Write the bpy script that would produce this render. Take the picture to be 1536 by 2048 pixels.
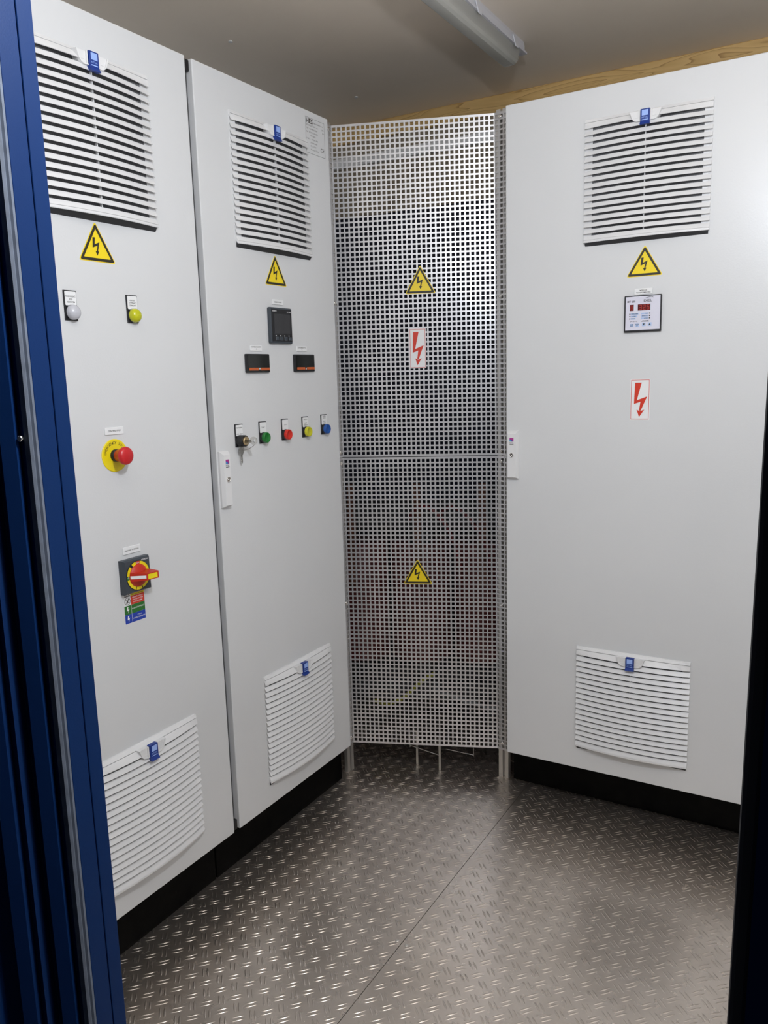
import bpy, bmesh, math, random
from mathutils import Vector, Matrix
random.seed(7)
C = bpy.context.scene.collection
for o in list(bpy.data.objects):
    bpy.data.objects.remove(o)
SC = bpy.context.scene

# ------------------------------------------------------------------ camera, light, exposure
cam_d = bpy.data.cameras.new('camera'); cam = bpy.data.objects.new('camera', cam_d); C.objects.link(cam)
cam.location = (1.3882, -2.0762, 1.3905)
cam.rotation_euler = (math.radians(80.27), math.radians(1.61), math.radians(30.48))
cam_d.sensor_fit = 'VERTICAL'; cam_d.sensor_height = 24.0
cam_d.lens = 1607.64 / 2048 * 24.0
cam_d.clip_start = 0.02
SC.camera = cam

w = bpy.data.worlds.new('night'); SC.world = w; w.use_nodes = True
w.node_tree.nodes['Background'].inputs[0].default_value = (0.55, 0.62, 0.8, 1)
w.node_tree.nodes['Background'].inputs[1].default_value = 0.03

ld = bpy.data.lights.new('door_lamp', 'POINT'); ld.energy = 36; ld.shadow_soft_size = 0.03
ld.color = (0.865, 0.92, 1.0)
lo = bpy.data.objects.new('door_lamp', ld); C.objects.link(lo); lo.location = (1.20, -1.36, 2.00)

SC.view_settings.view_transform = 'Standard'; SC.view_settings.look = 'None'
SC.view_settings.gamma = 1.0; SC.view_settings.use_curve_mapping = False
SC.view_settings.exposure = 0.0

# ------------------------------------------------------------------ materials
MATS = {}
def mat(name, col, rough=0.5, metal=0.0, bump=None, var=None, emit=None, spec=None, trans=None, alpha=None, coat=None):
    if name in MATS: return MATS[name]
    m = bpy.data.materials.new(name); m.use_nodes = True; nt = m.node_tree
    b = nt.nodes['Principled BSDF']
    b.inputs['Base Color'].default_value = (*col, 1); b.inputs['Roughness'].default_value = rough
    b.inputs['Metallic'].default_value = metal
    if spec is not None: b.inputs['Specular IOR Level'].default_value = spec
    if coat: b.inputs['Coat Weight'].default_value = coat; b.inputs['Coat Roughness'].default_value = 0.08
    if trans: b.inputs['Transmission Weight'].default_value = trans
    if emit: b.inputs['Emission Color'].default_value = (*emit[0], 1); b.inputs['Emission Strength'].default_value = emit[1]
    tc = nt.nodes.new('ShaderNodeTexCoord')
    if var:   # (scale, amount) small tonal variation
        n = nt.nodes.new('ShaderNodeTexNoise'); n.inputs['Scale'].default_value = var[0]; n.inputs['Detail'].default_value = 5
        nt.links.new(tc.outputs['Object'], n.inputs['Vector'])
        r = nt.nodes.new('ShaderNodeMapRange'); r.inputs[1].default_value = 0.3; r.inputs[2].default_value = 0.7
        r.inputs[3].default_value = 1 - var[1]; r.inputs[4].default_value = 1 + var[1]
        nt.links.new(n.outputs['Fac'], r.inputs[0])
        mx = nt.nodes.new('ShaderNodeVectorMath'); mx.operation = 'SCALE'; mx.inputs[0].default_value = col
        nt.links.new(r.outputs[0], mx.inputs['Scale']); nt.links.new(mx.outputs[0], b.inputs['Base Color'])
    if bump:  # (scale, strength, distance)
        n2 = nt.nodes.new('ShaderNodeTexNoise'); n2.inputs['Scale'].default_value = bump[0]; n2.inputs['Detail'].default_value = 2
        nt.links.new(tc.outputs['Object'], n2.inputs['Vector'])
        bp = nt.nodes.new('ShaderNodeBump'); bp.inputs['Strength'].default_value = bump[1]; bp.inputs['Distance'].default_value = bump[2]
        nt.links.new(n2.outputs['Fac'], bp.inputs['Height']); nt.links.new(bp.outputs[0], b.inputs['Normal'])
    MATS[name] = m
    return m

PAINT = mat('light_grey_powder_coat', (0.665, 0.668, 0.672), 0.30, bump=(220, 0.16, 0.001), var=(3, 0.015))
VENTP = mat('vent_plastic', (0.74, 0.735, 0.735), 0.38)
DARKM = mat('dark_filter_mat', (0.14, 0.14, 0.145), 0.95, var=(900, 0.5))
UNDER = mat('dark_underside_shade', (0.035, 0.035, 0.037), 0.9)  # shade of the vents' open underside, painted as a dark colour
BLACK = mat('black_plastic', (0.012, 0.012, 0.014), 0.35)
GASKET = mat('black_rubber', (0.008, 0.008, 0.009), 0.7)
PLINTH = mat('black_plinth_paint', (0.0025, 0.0023, 0.0020), 0.5, bump=(60, 0.3, 0.002), var=(25, 0.7), spec=0.06)
CLIP = mat('blue_clip', (0.006, 0.035, 0.24), 0.3)
CLIPL = mat('pale_blue_print', (0.32, 0.46, 0.85), 0.5)
YEL = mat('warning_yellow', (0.88, 0.66, 0.012), 0.4)
INK = mat('black_ink', (0.022, 0.018, 0.010), 0.5)
WHITE = mat('white_label', (0.80, 0.80, 0.80), 0.5)
RED = mat('red_print', (0.62, 0.035, 0.012), 0.45)
REDP = mat('red_plastic', (0.55, 0.014, 0.018), 0.32)
REDK = mat('red_knob', (0.52, 0.022, 0.006), 0.42)
YELP = mat('yellow_plate', (0.82, 0.66, 0.006), 0.4)
GREYP = mat('slate_grey_plastic', (0.045, 0.055, 0.068), 0.4)
GRN = mat('green_button', (0.004, 0.16, 0.018), 0.3)
RDB = mat('red_button', (0.60, 0.020, 0.008), 0.3)
YLB = mat('yellow_button', (0.52, 0.50, 0.015), 0.3)
BLB = mat('blue_button', (0.006, 0.075, 0.33), 0.3)
GRYL = mat('milky_grey_lens', (0.50, 0.50, 0.54), 0.25)
YLL = mat('yellow_lens', (0.50, 0.50, 0.012), 0.22)
GRNP = mat('green_print', (0.02, 0.15, 0.02), 0.5)
BLUP = mat('blue_print', (0.010, 0.045, 0.36), 0.5)
CHROME = mat('chrome', (0.75, 0.73, 0.70), 0.18, 1.0)
BRASS = mat('brass', (0.55, 0.42, 0.24), 0.25, 1.0)
KEYM = mat('nickel_key', (0.34, 0.33, 0.31), 0.35, 1.0)
SCREEN = mat('dark_screen', (0.045, 0.045, 0.048), 0.25)
SCREENB = mat('black_screen', (0.010, 0.011, 0.010), 0.12)
ORANGE = mat('orange_strip', (0.50, 0.10, 0.022), 0.4)
PANELW = mat('meter_face', (0.66, 0.65, 0.74), 0.45)
PALEB = mat('pale_blue_field', (0.40, 0.52, 0.76), 0.5)
DISPR = mat('dark_red_display', (0.10, 0.004, 0.004), 0.2)
DIGIT = mat('red_digit', (0.25, 0.01, 0.005), 0.4, emit=((0.55, 0.03, 0.015), 0.35))
MAG = mat('magenta_print', (0.42, 0.03, 0.25), 0.5)
PURP = mat('purple_print', (0.10, 0.06, 0.42), 0.5)
CYAN = mat('cyan_print', (0.06, 0.33, 0.55), 0.5)
ALU = mat('bright_perforated_sheet', (0.68, 0.675, 0.685), 0.29, 1.0, var=(9, 0.06), bump=(30, 0.04, 0.002))
ALUP = mat('aluminium_profile', (0.70, 0.68, 0.65), 0.38, 1.0)
BLUEF = mat('blue_door_paint', (0.0050, 0.026, 0.105), 0.45, spec=0.10, bump=(500, 0.12, 0.0006))
SEAL = mat('grey_rubber_seal', (0.13, 0.15, 0.19), 0.65, var=(60, 0.2))
SEALD = mat('dark_rubber_seal', (0.045, 0.045, 0.050), 0.6)
LAMPW = mat('grey_lamp_housing', (0.62, 0.62, 0.66), 0.4)
CEIL = mat('beige_ceiling_board', (0.90, 0.80, 0.68), 0.42, var=(2.5, 0.04), bump=(140, 0.05, 0.001))
BOARD = mat('brown_beige_board', (0.30, 0.25, 0.18), 0.55, var=(4, 0.08))
WALLP = mat('white_wall_panel', (0.88, 0.87, 0.85), 0.45)
TRUNK = mat('white_trunking', (0.75, 0.75, 0.75), 0.4)
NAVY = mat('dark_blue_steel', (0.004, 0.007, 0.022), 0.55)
CORE = mat('dark_core_steel', (0.012, 0.012, 0.015), 0.6)
RESIN = mat('red_brown_resin', (0.10, 0.014, 0.012), 0.5)
COPPER = mat('copper_bar', (0.10, 0.028, 0.012), 0.5, 0.0)
CABR = mat('red_cable', (0.12, 0.006, 0.008), 0.4)
CABY = mat('green_yellow_cable', (0.34, 0.34, 0.03), 0.45)
CABG = mat('grey_cable', (0.20, 0.21, 0.22), 0.5)

def wood_mat():
    m = bpy.data.materials.new('oak_grain_board'); m.use_nodes = True; nt = m.node_tree; b = nt.nodes['Principled BSDF']
    tc = nt.nodes.new('ShaderNodeTexCoord'); mp = nt.nodes.new('ShaderNodeMapping'); mp.inputs['Scale'].default_value = (1.1, 1, 11)
    nt.links.new(tc.outputs['Object'], mp.inputs['Vector'])
    n = nt.nodes.new('ShaderNodeTexNoise'); n.inputs['Scale'].default_value = 2.2; n.inputs['Detail'].default_value = 1.0; n.inputs['Distortion'].default_value = 0.5
    nt.links.new(mp.outputs[0], n.inputs['Vector'])
    m1 = nt.nodes.new('ShaderNodeMath'); m1.operation = 'MULTIPLY'; m1.inputs[1].default_value = 9; nt.links.new(n.outputs['Fac'], m1.inputs[0])
    m2 = nt.nodes.new('ShaderNodeMath'); m2.operation = 'FRACT'; nt.links.new(m1.outputs[0], m2.inputs[0])
    cr = nt.nodes.new('ShaderNodeValToRGB'); e = cr.color_ramp.elements
    e[0].position = 0.0; e[0].color = (0.36, 0.20, 0.06, 1); e[1].position = 0.16; e[1].color = (0.62, 0.40, 0.15, 1)
    x = e.new(0.85); x.color = (0.70, 0.47, 0.19, 1)
    nt.links.new(m2.outputs[0], cr.inputs[0]); nt.links.new(cr.outputs[0], b.inputs['Base Color']); b.inputs['Roughness'].default_value = 0.5
    return m
WOOD = wood_mat()

def two_lobe(m, rough2, fac, tint=1.0, metal2=1.0):
    # dull oxidised film over the metal: a second, much rougher lobe mixed in
    nt = m.node_tree; b = nt.nodes['Principled BSDF']; out = nt.nodes['Material Output']
    b2 = nt.nodes.new('ShaderNodeBsdfPrincipled'); b2.inputs['Metallic'].default_value = metal2; b2.inputs['Roughness'].default_value = rough2
    src = b.inputs['Base Color']
    if src.is_linked: nt.links.new(src.links[0].from_socket, b2.inputs['Base Color'])
    else: b2.inputs['Base Color'].default_value = src.default_value
    if b.inputs['Normal'].is_linked: nt.links.new(b.inputs['Normal'].links[0].from_socket, b2.inputs['Normal'])
    mx = nt.nodes.new('ShaderNodeMixShader'); mx.inputs[0].default_value = fac
    nt.links.new(b.outputs[0], mx.inputs[1]); nt.links.new(b2.outputs[0], mx.inputs[2]); nt.links.new(mx.outputs[0], out.inputs['Surface'])
    return m
two_lobe(ALU, 0.6, 0.5, 1.0, 0.55); two_lobe(ALUP, 0.65, 0.5)
def floor_mat():
    m = bpy.data.materials.new('aluminium_tread_plate'); m.use_nodes = True; nt = m.node_tree; b = nt.nodes['Principled BSDF']
    b.inputs['Metallic'].default_value = 1.0
    g = nt.nodes.new('ShaderNodeNewGeometry')
    n = nt.nodes.new('ShaderNodeTexNoise'); n.inputs['Scale'].default_value = 7; n.inputs['Detail'].default_value = 6
    nt.links.new(g.outputs['Position'], n.inputs['Vector'])
    cr = nt.nodes.new('ShaderNodeValToRGB'); e = cr.color_ramp.elements
    e[0].position = 0.3; e[0].color = (0.70, 0.625, 0.555, 1); e[1].position = 0.7; e[1].color = (0.82, 0.74, 0.665, 1)
    nt.links.new(n.outputs['Fac'], cr.inputs[0]); nt.links.new(cr.outputs[0], b.inputs['Base Color'])
    n2 = nt.nodes.new('ShaderNodeTexNoise'); n2.inputs['Scale'].default_value = 45; n2.inputs['Detail'].default_value = 5
    nt.links.new(g.outputs['Position'], n2.inputs['Vector'])
    r = nt.nodes.new('ShaderNodeMapRange'); r.inputs[3].default_value = 0.20; r.inputs[4].default_value = 0.32
    nt.links.new(n2.outputs['Fac'], r.inputs[0]); nt.links.new(r.outputs[0], b.inputs['Roughness'])
    n3 = nt.nodes.new('ShaderNodeTexNoise'); n3.inputs['Scale'].default_value = 120; n3.inputs['Detail'].default_value = 3
    nt.links.new(g.outputs['Position'], n3.inputs['Vector'])
    bp = nt.nodes.new('ShaderNodeBump'); bp.inputs['Strength'].default_value = 0.08; bp.inputs['Distance'].default_value = 0.001
    nt.links.new(n3.outputs['Fac'], bp.inputs['Height']); nt.links.new(bp.outputs[0], b.inputs['Normal'])
    return m
FLOOR = two_lobe(floor_mat(), 0.52, 0.36)

def diffuser_mat():
    m = bpy.data.materials.new('frosted_lamp_cover'); m.use_nodes = True; b = m.node_tree.nodes['Principled BSDF']
    b.inputs['Base Color'].default_value = (0.74, 0.73, 0.68, 1); b.inputs['Roughness'].default_value = 0.16
    b.inputs['Transmission Weight'].default_value = 0.6; b.inputs['IOR'].default_value = 1.3
    return m
DIFF = diffuser_mat()

# ------------------------------------------------------------------ mesh helpers
class MB:
    def __init__(s): s.v = []; s.f = []; s.sm = []
    def add(s, vs, fs, smooth=False):
        b = len(s.v); s.v += [tuple(p) for p in vs]
        s.f += [tuple(i + b for i in f) for f in fs]; s.sm += [smooth] * len(fs); return s
    def box(s, x0, x1, y0, y1, z0, z1):
        x0, x1 = sorted((x0, x1)); y0, y1 = sorted((y0, y1)); z0, z1 = sorted((z0, z1))
        return s.add([(x, y, z) for x in (x0, x1) for y in (y0, y1) for z in (z0, z1)],
                     [(0, 1, 3, 2), (4, 6, 7, 5), (0, 4, 5, 1), (2, 3, 7, 6), (0, 2, 6, 4), (1, 5, 7, 3)])
    def rbox(s, x0, x1, y0, y1, z0, z1, r=0.002, seg=2):
        bm = bmesh.new(); bmesh.ops.create_cube(bm, size=1)
        for v in bm.verts:
            v.co = Vector(((x0 + x1) / 2 + v.co.x * abs(x1 - x0), (y0 + y1) / 2 + v.co.y * abs(y1 - y0), (z0 + z1) / 2 + v.co.z * abs(z1 - z0)))
        bmesh.ops.bevel(bm, geom=bm.edges[:], offset=r, segments=seg, affect='EDGES', profile=0.5)
        return s.bm(bm, False)
    def bm(s, bm, smooth=False):
        bm.verts.ensure_lookup_table(); bm.verts.index_update()
        s.add([v.co[:] for v in bm.verts], [[v.index for v in f.verts] for f in bm.faces], smooth); bm.free(); return s
    def lathe(s, prof, c, axis='d', n=28, smooth=True, cap=True):
        # prof: list of (radius, h); axis 'd' = out of a door (-Y), 'z' = up, 'x'
        vs = []; fs = []
        for r, h in prof:
            for k in range(n):
                a = 2 * math.pi * k / n; p, q = r * math.cos(a), r * math.sin(a)
                if axis == 'd': vs.append((c[0] + p, c[1] - h, c[2] + q))
                elif axis == 'z': vs.append((c[0] + p, c[1] + q, c[2] + h))
                else: vs.append((c[0] + h, c[1] + p, c[2] + q))
        for i in range(len(prof) - 1):
            for k in range(n):
                a, b2 = i * n + k, i * n + (k + 1) % n
                fs.append((a, b2, b2 + n, a + n))
        s.add(vs, fs, smooth)
        if cap:
            s.add(vs[:n], [tuple(range(n))[::-1]]); s.add(vs[-n:], [tuple(range(n))])
        return s
    def prism(s, poly, y0, y1):      # poly in (x, z), extruded along y from y0 (front) to y1
        n = len(poly)
        vs = [(p[0], y0, p[1]) for p in poly] + [(p[0], y1, p[1]) for p in poly]
        fs = [tuple(range(n)), tuple(range(2 * n - 1, n - 1, -1))] + [(i, i + n, (i + 1) % n + n, (i + 1) % n) for i in range(n)]
        return s.add(vs, fs)
    def flat(s, poly, y):            # flat print, facing -y
        return s.add([(p[0], y, p[1]) for p in poly], [tuple(range(len(poly)))])
    def ring(s, outer, inner, y):
        n = len(outer)
        return s.add([(p[0], y, p[1]) for p in outer] + [(p[0], y, p[1]) for p in inner], [(i, (i + 1) % n, (i + 1) % n + n, i + n) for i in range(n)])
    def tube(s, pts, r, n=10):
        pts = [Vector(p) for p in pts]; vs = []; fs = []
        for i, p in enumerate(pts):
            t = (pts[min(i + 1, len(pts) - 1)] - pts[max(i - 1, 0)]).normalized()
            a = t.cross(Vector((0.31, 0.2, 0.93)));  a.normalize(); b = t.cross(a)
            for k in range(n):
                an = 2 * math.pi * k / n; vs.append(p + a * (r * math.cos(an)) + b * (r * math.sin(an)))
        for i in range(len(pts) - 1):
            for k in range(n):
                q, q2 = i * n + k, i * n + (k + 1) % n; fs.append((q, q2, q2 + n, q + n))
        s.add(vs, fs, True); s.add(vs[:n], [tuple(range(n))[::-1]]); s.add(vs[-n:], [tuple(range(n))]); return s
    def mesh(s, name, m):
        me = bpy.data.meshes.new(name); me.from_pydata(s.v, [], s.f); me.materials.append(m)
        me.polygons.foreach_set('use_smooth', s.sm)
        bm = bmesh.new(); bm.from_mesh(me); bmesh.ops.recalc_face_normals(bm, faces=bm.faces); bm.to_mesh(me); bm.free()
        return me
    def build(s, name, m, parent=None, flatprint=False):
        if flatprint:
            me = bpy.data.meshes.new(name); me.from_pydata(s.v, [], s.f); me.materials.append(m)
        else: me = s.mesh(name, m)
        return link(name, me, parent)

def link(name, me, parent=None):
    o = bpy.data.objects.new(name, me); C.objects.link(o)
    if parent: o.parent = parent
    return o
def thing(name, label, cat, loc=(0, 0, 0), rz=0.0, group=None):
    o = bpy.data.objects.new(name, None); C.objects.link(o); o.empty_display_size = 0.05
    o.location = loc; o.rotation_euler = (0, 0, rz); o['label'] = label; o['category'] = cat
    if group: o['group'] = group
    return o
def tag(o, label, cat, group=None):
    o['label'] = label; o['category'] = cat
    if group: o['group'] = group
    return o
def struct(o): o['kind'] = 'structure'; return o
def lab(o, text): o['label'] = text; return o
def rrect(x0, x1, z0, z1, r, n=4):
    pts = []
    for cx, cz, a0 in ((x1 - r, z0 + r, -90), (x1 - r, z1 - r, 0), (x0 + r, z1 - r, 90), (x0 + r, z0 + r, 180)):
        for k in range(n + 1):
            a = math.radians(a0 + 90 * k / n); pts.append((cx + r * math.cos(a), cz + r * math.sin(a)))
    return pts
def circ(cx, cz, r, n=32): return [(cx + r * math.cos(2 * math.pi * k / n), cz + r * math.sin(2 * math.pi * k / n)) for k in range(n)]

TXT = {}
def glyphs(t, bold=False):
    k = (t, bold)
    if k not in TXT:
        cu = bpy.data.curves.new('lettering', 'FONT'); cu.body = t; cu.size = 1; cu.resolution_u = 2; cu.align_x = 'CENTER'; cu.fill_mode = 'FRONT'
        if bold: cu.offset = 0.030 if bold == 2 else 0.010
        o = bpy.data.objects.new('lettering', cu); C.objects.link(o)
        dg = bpy.context.evaluated_depsgraph_get(); me = bpy.data.meshes.new_from_object(o.evaluated_get(dg))
        vs = [v.co[:2] for v in me.vertices]; fs = [tuple(p.vertices) for p in me.polygons]
        bpy.data.objects.remove(o); bpy.data.curves.remove(cu); bpy.data.meshes.remove(me)
        TXT[k] = (vs, fs)
    return TXT[k]
def text(mb, t, u, z, d, size, bold=False, wid=None, align='c', rot=0.0):
    vs, fs = glyphs(t, bold)
    if not vs: return mb
    xs = [v[0] for v in vs]; x0, x1 = min(xs), max(xs); sx = size
    if wid: sx = wid / (x1 - x0)
    off = {'c': (x0 + x1) / 2, 'l': x0, 'r': x1}[align]
    ca, sa = math.cos(rot), math.sin(rot); out = []
    for x, y in vs:
        px, py = (x - off) * sx, (y - 0.34) * size
        out.append((u + px * ca - py * sa, -d, z + px * sa + py * ca))
    return mb.add(out, fs)

# ------------------------------------------------------------------ structure
H = 2.40; XL, XR = -0.62, 1.95; YB, YF = 0.925, -1.52
DX0, DX1, DZ = 0.682, 1.3322, 2.10
o = struct(MB().box(XL, XR, YF - 0.08, YB, -0.06, -0.004).build('floor', CORE)); FL = o
def treads(x0, x1, y0, y1):
    mb = MB(); L, Wd, Hh = 0.0168, 0.0024, 0.0009
    base = [(L, 0), (L * .6, Wd * .75), (0, Wd), (-L * .6, Wd * .75), (-L, 0), (-L * .6, -Wd * .75), (0, -Wd), (L * .6, -Wd * .75)]
    vs, fs = [], []
    px, py = 0.0456, 0.0463
    for i in range(-14, 48):
        for j in range(-36, 40):
            for kind in (0, 1):
                cx = -0.0330 + px * i + (0.5 * px if kind else 0); cy = -0.5925 + py * j + (0.5 * py if kind else 0)
                if not (x0 < cx < x1 and y0 < cy < y1): continue
                if cx < -0.115 and cy < 0.0: continue
                if cx > 0.45 and cy > 0.37: continue
                a = math.radians(47 if kind == 0 else 133) + random.uniform(-.03, .03); ca, sa = math.cos(a), math.sin(a)
                for sgn in (-1, 1):
                    ox, oy = -sa * 0.0050 * sgn + ca * 0.0015 * sgn, ca * 0.0050 * sgn + sa * 0.0015 * sgn
                    b = len(vs)
                    for sc, h in ((1, 0), (0.72, Hh * 0.75), (0.38, Hh)):
                        for (p, q) in base:
                            vs.append((cx + ox + (p * ca - q * sa) * sc, cy + oy + (p * sa + q * ca) * sc, h))
                    for r in range(2):
                        for k in range(8):
                            k2 = (k + 1) % 8; fs.append((b + r * 8 + k, b + r * 8 + k2, b + (r + 1) * 8 + k2, b + (r + 1) * 8 + k))
                    fs.append(tuple(b + 16 + k for k in range(8)))
    mb.add(vs, fs, True); me = bpy.data.meshes.new('tread_ribs'); me.from_pydata(mb.v, [], mb.f); me.materials.append(FLOOR)
    me.polygons.foreach_set('use_smooth', mb.sm); return me
SEAMX = 0.488
for x0, x1, s in ((XL, SEAMX - 0.0008, -1), (SEAMX + 0.0008, XR, 1)):
    p = MB().box(x0, x1, YF - 0.07, YB, -0.004, 0).build('floor_plate', FLOOR, FL)
    t = link('tread_ribs', treads(x0 + (0.012 if s > 0 else 0), x1 - (0.012 if s < 0 else 0), YF, YB), p); t['kind'] = 'stuff'
for (x, y) in ((0.474, -0.535), (0.502, -0.539), ):
    MB().lathe([(0.0048, 0), (0.0046, 0.0008), (0.003, 0.0018), (0.0012, 0.0016), (0.0001, 0.0010)], (x, y, 0), 'z', 14).build('rivet', ALUP, FL)

CE = struct(MB().box(XL - 0.05, XR + 0.05, YF - 0.1, YB + 0.05, H, H + 0.05).build('ceiling', CEIL))
for (x, y) in ((-0.33, -0.02), (-0.285, 0.62)):
    MB().lathe([(0.007, 0), (0.006, 0.003), (0.003, 0.0045)], (x, y, H - 0.0045), 'z', 12).build('ceiling_screw', WHITE, CE)
struct(MB().box(XL - 0.05, XR + 0.05, YB, YB + 0.05, 0, H).build('wall_back', BOARD))
struct(MB().rbox(XL, XR, YB - 0.018, YB, 2.335, H, 0.003, 1).build('trim_4', WOOD))
struct(MB().box(XL - 0.05, XL, YF - 0.08, YB, 0, H).build('wall_left', WALLP))
struct(MB().box(XR, XR + 0.05, YF - 0.08, YB, 0, H).build('wall_right', WALLP))
mb = MB(); YO = YF - 0.08
mb.box(XL - 0.05, DX0 - 0.03, YO, YF - 0.002, 0, H).box(DX1 + 0.04, XR + 0.05, YO, YF - 0.002, 0, H).box(DX0 - 0.03, DX1 + 0.04, YO, YF - 0.002, DZ, H)
wf = struct(mb.build('wall_front', BLUEF)); mb = MB()
mb.box(XL, DX0 - 0.03, YF - 0.002, YF + 0.002, 0, H).box(DX1 + 0.04, XR, YF - 0.002, YF + 0.002, 0, H).box(DX0 - 0.03, DX1 + 0.04, YF - 0.002, YF + 0.002, DZ, H)
mb.build('wall_lining', WALLP, wf)

# left jamb of the doorway: two blue strips with a groove, rubber seal, outer lip
J = struct(MB().box(DX0 - 0.028, DX0 - 0.002, -1.572, YF, 0, DZ).build('trim_1', BLUEF))
MB().rbox(DX0 - 0.004, DX0, -1.5375, YF, 0.0, DZ, 0.0006, 1).build('jamb_strip', BLUEF, J)
MB().rbox(DX0 - 0.004, DX0, -1.5600, -1.5385, 0.0, DZ, 0.0006, 1).build('jamb_strip', BLUEF, J)
mb = MB(); pr = [(DX0 - 0.004, -1.5605), (DX0 + 0.0025, -1.5620), (DX0 + 0.0032, -1.5650), (DX0 + 0.0012, -1.5668), (DX0 + 0.0030, -1.5690), (DX0 + 0.002, -1.5718), (DX0 - 0.004, -1.5730)]
n = len(pr); mb.add([(x, y, 0) for x, y in pr] + [(x, y, DZ) for x, y in pr], [(i, (i + 1) % n, (i + 1) % n + n, i + n) for i in range(n)] + [tuple(range(n)), tuple(range(n, 2 * n))])
mb.build('door_seal', SEAL, J)
MB().lathe([(0.0035, 0), (0.003, 0.002), (0.001, 0.0028)], (0, 0, 0), 'x', 12).build('screw_head', CHROME, J).location = (DX0 - 0.006, -1.5755, 1.338)
# open door leaf with vertical ribs, swung wide outside the doorway
mb = MB(); q = 0.0; prof = [(0.0, -0.010)]
while q < 0.62:
    prof += [(q + 0.002, 0.0), (q + 0.016, 0.0), (q + 0.021, -0.011), (q + 0.035, -0.011)]; q += 0.040
n = len(prof); vs = [(x, -yy, zz) for zz in (0.02, DZ + 0.02) for x, yy in prof] + [(x, 0.05, zz) for zz in (0.02, DZ + 0.02) for x in (prof[0][0], prof[-1][0])]
fs = [(i, i + 1, i + 1 + n, i + n) for i in range(n - 1)] + [(2 * n, 2 * n + 1, 2 * n + 3, 2 * n + 2), (0, n, 2 * n + 2, 2 * n), (n - 1, 2 * n - 1, 2 * n + 3, 2 * n + 1)]
fs += [tuple(range(n)) + (2 * n + 1, 2 * n), tuple(range(n, 2 * n)) + (2 * n + 3, 2 * n + 2)]
lf = struct(mb.add(vs, fs).build('door_1', BLUEF)); lf.location = (DX0 - 0.006, -1.579, 0); lf.rotation_euler = (0, 0, math.radians(180 + 42))
lf.scale = (1, -1, 1)
# right jamb: dark seal, then dark blue frame
J2 = struct(MB().box(DX1 + 0.010, DX1 + 0.10, -1.640, YF, 0.025, DZ).build('trim_2', BLUEF))
MB().rbox(DX1, DX1 + 0.0105, -1.632, -1.600, 0.025, DZ, 0.003, 2).build('door_seal', SEALD, J2)
MB().box(DX1 + 0.002, DX1 + 0.0095, -1.600, YF, 0.025, DZ).build('jamb_strip', BLUEF, J2)
J2.rotation_euler = (0, 0.0105, 0)
MB().box(DX0 - 0.028, DX1 + 0.10, -1.64, YF, DZ - 0.03, DZ).build('trim_3', BLUEF)
struct(bpy.data.objects['trim_3'])

# ------------------------------------------------------------------ cabinet components (u right, d out, z up)
VW = 0.323; PITCH = 0.0168
def bow(u): return 0.0085 + 0.0150 * (1 - (2 * u / VW - 1) ** 2)
def slat_mesh():
    mb = MB(); N = 14
    sec = [(-0.0002, 0.0), (0.0002, 0.0010), (0.0115, -0.0054), (0.0117, -0.0068), (0.0010, -0.0016)]   # (z, depth offset)
    vs = []
    for i in range(N + 1):
        u = VW * i / N
        for (zz, dd) in sec: vs.append((u, -(bow(u) + dd), zz))
    m = len(sec)
    fs = [(i * m + k, i * m + (k + 1) % m, (i + 1) * m + (k + 1) % m, (i + 1) * m + k) for i in range(N) for k in range(m)]
    mb.add(vs, fs); mb.add(vs[:m], [tuple(range(m))]); mb.add(vs[-m:], [tuple(range(m))])
    return mb.mesh('slat', VENTP)
SLAT = slat_mesh()
def sweep(mb, sec, N=14, u0=0.0, u1=VW):
    vs = []; m = len(sec)
    for i in range(N + 1):
        u = u0 + (u1 - u0) * i / N
        for (zz, k, c) in sec: vs.append((u, -(bow(u) * k + c), zz))
    mb.add(vs, [(i * m + k, i * m + (k + 1) % m, (i + 1) * m + (k + 1) % m, (i + 1) * m + k) for i in range(N) for k in range(m)])
    mb.add(vs[:m], [tuple(range(m))]); mb.add(vs[-m:], [tuple(range(m))]); return mb
VENT = {}
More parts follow.
